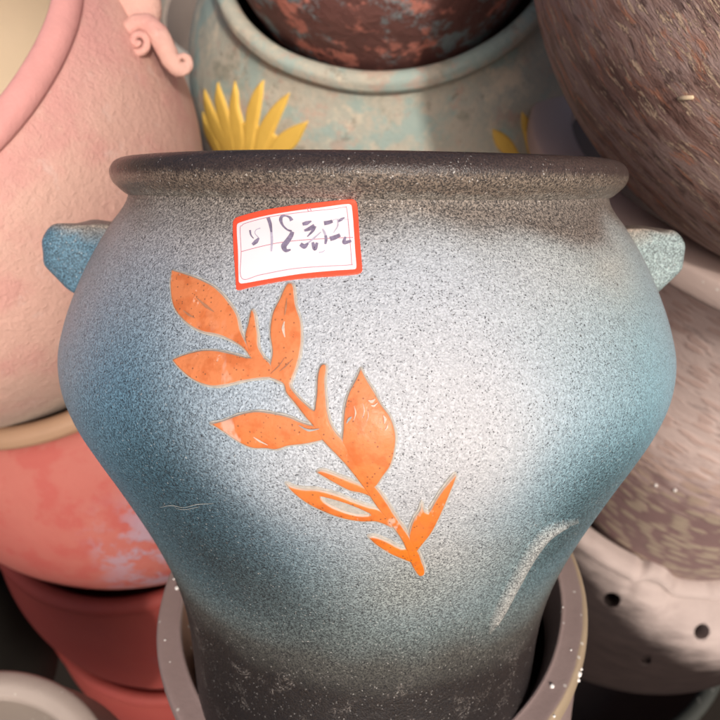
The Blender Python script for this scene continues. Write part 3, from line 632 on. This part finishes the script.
# flower pot and the dark pot in its mouth
YS = 1.13
yC, yA = Vector((.023, .364, -.62)) * YS, Vector((-.081, .349, .934)).normalized()
o, Mx, c, b = pot('flower_pot', 'grey green mottled pot with raised yellow petals, behind the dark speckled rim', 'pot', yC, yA,
    [(r * YS, z * YS) for r, z in ((.10, -.37), (.13, -.362), (.185, -.29), (.215, -.215), (.218, -.165), (.205, -.10), (.178, -.055), (.158, -.030), (.148, -.012))], .010, M['flower'],
    rim=ringsec(.1485 * YS, -.008 * YS, .0085 * YS, .009 * YS), rimmat=M['flower'], inmat=M['dark'], seed=51, wob=.006)
Y1 = lambda L: [(180 + x / 4.5, 40 + y / 4.5) for x, y in L]
Y2 = lambda L: [(400 + x / 4.5, y / 4.5) for x, y in L]
for L in (Y1([(100, 308), (120, 350), (165, 420), (200, 500), (230, 580), (180, 560), (150, 490), (115, 420)]), Y1([(110, 213), (135, 265), (170, 340), (215, 420), (240, 500), (250, 580), (210, 560), (175, 460), (140, 400), (112, 300)]),
          Y1([(172, 183), (190, 230), (215, 300), (246, 400), (262, 490), (268, 580), (235, 560), (212, 470), (180, 370), (160, 270)]), Y1([(248, 178), (264, 230), (270, 300), (290, 380), (300, 480), (290, 580), (262, 560), (247, 475), (228, 380), (226, 290)]),
          Y1([(380, 173), (376, 240), (366, 310), (352, 400), (340, 480), (310, 580), (288, 560), (290, 475), (295, 380), (306, 300), (340, 220)]), Y1([(498, 233), (480, 290), (450, 360), (420, 430), (390, 500), (340, 580), (315, 560), (340, 475), (358, 390), (400, 320), (450, 265)]),
          Y1([(582, 360), (560, 410), (525, 475), (450, 540), (370, 590), (355, 560), (400, 490), (440, 430), (500, 390)]),
          Y2([(545, 498), (572, 528), (590, 570), (600, 640), (610, 720), (580, 700), (558, 620), (545, 560)]), Y2([(414, 578), (460, 595), (500, 630), (535, 690), (560, 740), (500, 720), (440, 670), (418, 620)])):
    relief('petal', L, c, M['yellow'], o, .0032, 2.6, step=2.0, grid=6, base=-.001)
relief('flower_centre', Y1([(112, 390), (150, 385), (190, 385), (225, 370), (262, 365), (300, 370), (345, 385), (395, 400), (432, 425), (470, 470), (420, 540), (330, 590), (220, 580), (150, 500), (118, 430)]), c, M['yellow'], o, .0022, 2.6, step=2.0, grid=6, base=-.001)
dA = yA; dC = yC + dA * .055 * YS
prof = [(r * YS, z * YS) for r, z in ((.09, -.135), (.10, -.128), (.124, -.085), (.138, -.03), (.141, .01), (.130, .065), (.108, .10), (.095, .115))]
o, Mx, c, b = pot('mottled_pot', 'dark red pot mottled with teal and salmon, sitting in the mouth of the flower pot', 'pot', dC, dA, prof, .01, M['mottled'],
    rim=ringsec(.096 * YS, .118 * YS, .009, .009), inmat=M['dark'], seed=61, wob=.008)

# mauve pot with wide flange, the streaked brown pot resting in its mouth
mC, mA = Vector((.445, .176, -.65)), Vector((.083, .752, .654)).normalized()
o, Mx, c, b = pot('mauve_pot', 'mauve pot with wide flat flange and tan brush dabs, right of the speckled pot', 'pot', mC, mA,
    [(.078, -.536), (.092, -.529), (.133, -.466), (.158, -.40), (.175, -.32), (.184, -.25), (.196, -.17), (.215, -.10), (.240, -.05), (.262, -.022)], .012, M['mauve'],
    rim=[(.252, -.002), (.250, -.016), (.262, -.026), (.280, -.026), (.2895, -.020), (.291, -.006), (.287, -.0005), (.270, .001)], rimmat=M['grape'], inmat=M['dark'], seed=71, wob=.004, seg=224)
for x, y, r in ((656, 485, .0017), (675, 490, .0018)):
    h = c(x, y)
    if h: Vc, F2 = blob(h[0], r, 1, x); mesh('paint_dot', Vc, F2, M['chip'], o)
bC, bA = Vector((.336, .267, -.442)), Vector((.304, .283, .91)).normalized()
prof = [(.235 * math.cos(t), .199 * math.sin(t)) for t in [math.radians(d) for d in range(-65, 51, 9)]]
o, Mx, c, b = pot('streaked_brown_pot', 'large dark brown pot with wood like streaks, filling the upper right corner', 'pot', bC, bA, prof, .01, M['brown'],
    rim=ringsec(prof[-1][0], prof[-1][1] + .004, .010, .010), inmat=M['dark'], seed=81, wob=.004, seg=224)
h = c(687, 97)
hx = [c(x, y) for x, y in ((679.5, 97.8), (686, 97), (694, 96.6))]
Vt, Ft = tube([q[0] + q[1] * .0009 for q in hx], [.0011, .0012, .0011], 8, .8, h[1])
stw = thing('straw_piece', Mx @ Matrix.Translation(hx[1][0]), 'short pale bit of straw lying on the streaked brown pot', 'straw')
mesh('stalk', [v - hx[1][0] for v in Vt], Ft, M['straw'], stw)

# holed pot under the mauve one
hC, hA = Vector((.41, -.080, -.95)), Vector((.077, .564, .822)).normalized()
def scallop(t, r, z, i):
    # a small notch, then the rim steps down in two shallow scallops on the side towards the viewer
    a = math.degrees(t) % 360; top = sm(.325, .405, z); end = 1 - sm(300, 314, a)
    dip = (.007 * math.exp(-((a - 247.5) / 1.4) ** 2) + .030 * sm(253, 263, a) + .012 * sm(270, 277, a)) * end
    lip = sm(.377, .390, z) * sm(246, 251, a) * end
    return r - (.009 * lip if r > .2 else 0), z - dip * top
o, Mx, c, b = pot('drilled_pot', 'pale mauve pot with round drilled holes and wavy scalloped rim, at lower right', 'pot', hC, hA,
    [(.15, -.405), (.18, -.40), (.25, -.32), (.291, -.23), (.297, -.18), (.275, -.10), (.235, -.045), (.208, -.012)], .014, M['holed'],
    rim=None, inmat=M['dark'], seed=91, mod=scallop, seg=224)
def drill(obj, cst, spots, depth):
    """cut round holes with a boolean, then keep the plain mesh"""
    V, Fc = [], []
    for x, y, r in spots:
        h = cst(x, y)
        n = h[1]; u = n.orthogonal().normalized(); v = n.cross(u); s = len(V); k = 28
        for q in (.02, -depth):
            for j in range(k):
                a = 2 * math.pi * j / k; V.append(h[0] + n * q + (u * math.cos(a) + v * math.sin(a)) * r)
        for j in range(k): Fc.append((s + j, s + k + j, s + k + (j + 1) % k, s + (j + 1) % k))
        Fc.append(tuple(s + j for j in range(k))); Fc.append(tuple(s + k + j for j in reversed(range(k))))
    me = bpy.data.meshes.new('cutter'); me.from_pydata([tuple(v) for v in V], [], Fc)
    bm = bmesh.new(); bm.from_mesh(me); bmesh.ops.recalc_face_normals(bm, faces=bm.faces); bm.to_mesh(me); bm.free()
    cu = bpy.data.objects.new('cutter', me); COL.objects.link(cu); cu.matrix_world = obj.matrix_world
    return cu
bpy.context.view_layer.update()
# the drilled wall is one solid shell (outside, lip and lining joined) so the holes go right through it
ln = [x for x in o.children if x.name.startswith('lining')][0]
for x in list(o.children): bpy.data.objects.remove(x)
z0 = -.405
out = [(p.x, p.y - z0) for p in spline([(.15, -.405), (.18, -.40), (.25, -.32), (.291, -.23), (.297, -.18), (.275, -.10), (.240, -.045), (.2225, -.024), (.229, -.016), (.2265, -.006), (.216, -.001), (.203, -.002)], 6)]
inn = [(p.x, p.y - z0) for p in spline([(.196, -.012), (.208, -.045), (.25, -.10), (.28, -.18), (.274, -.23), (.235, -.31), (.17, -.385), (.001, -.39)], 6)]
Vh, Fh = lathe([(.0008, 0)] + out + inn, 360, .004, 91., scallop)
c = caster(Vh, Fh, Mx)
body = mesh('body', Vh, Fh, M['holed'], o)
bpy.context.view_layer.update()
cu = drill(body, c, [(612, 600, .0098), (702, 632, .0098)], .06)
md = body.modifiers.new('holes', 'BOOLEAN'); md.operation = 'DIFFERENCE'; md.object = cu; md.solver = 'FAST'
cu2 = drill(body, c, [(646, 661, .006)], .006)
md = body.modifiers.new('dent', 'BOOLEAN'); md.operation = 'DIFFERENCE'; md.object = cu2; md.solver = 'FAST'
bpy.context.view_layer.update()
dg = bpy.context.evaluated_depsgraph_get()
nm = bpy.data.meshes.new_from_object(body.evaluated_get(dg)); body.modifiers.clear(); body.data = nm
for q in (cu, cu2): bpy.data.objects.remove(q)

# grey-green pot under that, lower right corner
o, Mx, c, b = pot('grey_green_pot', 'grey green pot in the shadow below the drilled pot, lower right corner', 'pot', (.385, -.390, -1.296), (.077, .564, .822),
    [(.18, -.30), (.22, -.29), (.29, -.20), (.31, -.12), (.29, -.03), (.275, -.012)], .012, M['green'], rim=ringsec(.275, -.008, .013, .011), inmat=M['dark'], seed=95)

# beige ring mouth, lower left corner
o, Mx, c, b = pot('beige_pot', 'beige clay pot with flat double edged rim, in the lower left corner', 'pot', (-.276, -.327, -.50), (.12, .58, .80),
    [(.06, -.24), (.08, -.235), (.105, -.18), (.115, -.11), (.108, -.05), (.098, -.014)], .007, M['beige'],
    rim=[(.086, .000), (.084, -.008), (.090, -.014), (.098, -.014), (.1035, -.010), (.105, -.003), (.102, .001), (.094, .003)], seed=99, wob=.008)

# added near-black pot, stands in for the shade of the gap at lower left
o, Mx, c, b = pot('gap_filler_pot', 'added near black pot standing in for the dark gap between the salmon stack and the beige rim', 'pot', (-.63, -.39, -.98), (-.1, .5, .86),
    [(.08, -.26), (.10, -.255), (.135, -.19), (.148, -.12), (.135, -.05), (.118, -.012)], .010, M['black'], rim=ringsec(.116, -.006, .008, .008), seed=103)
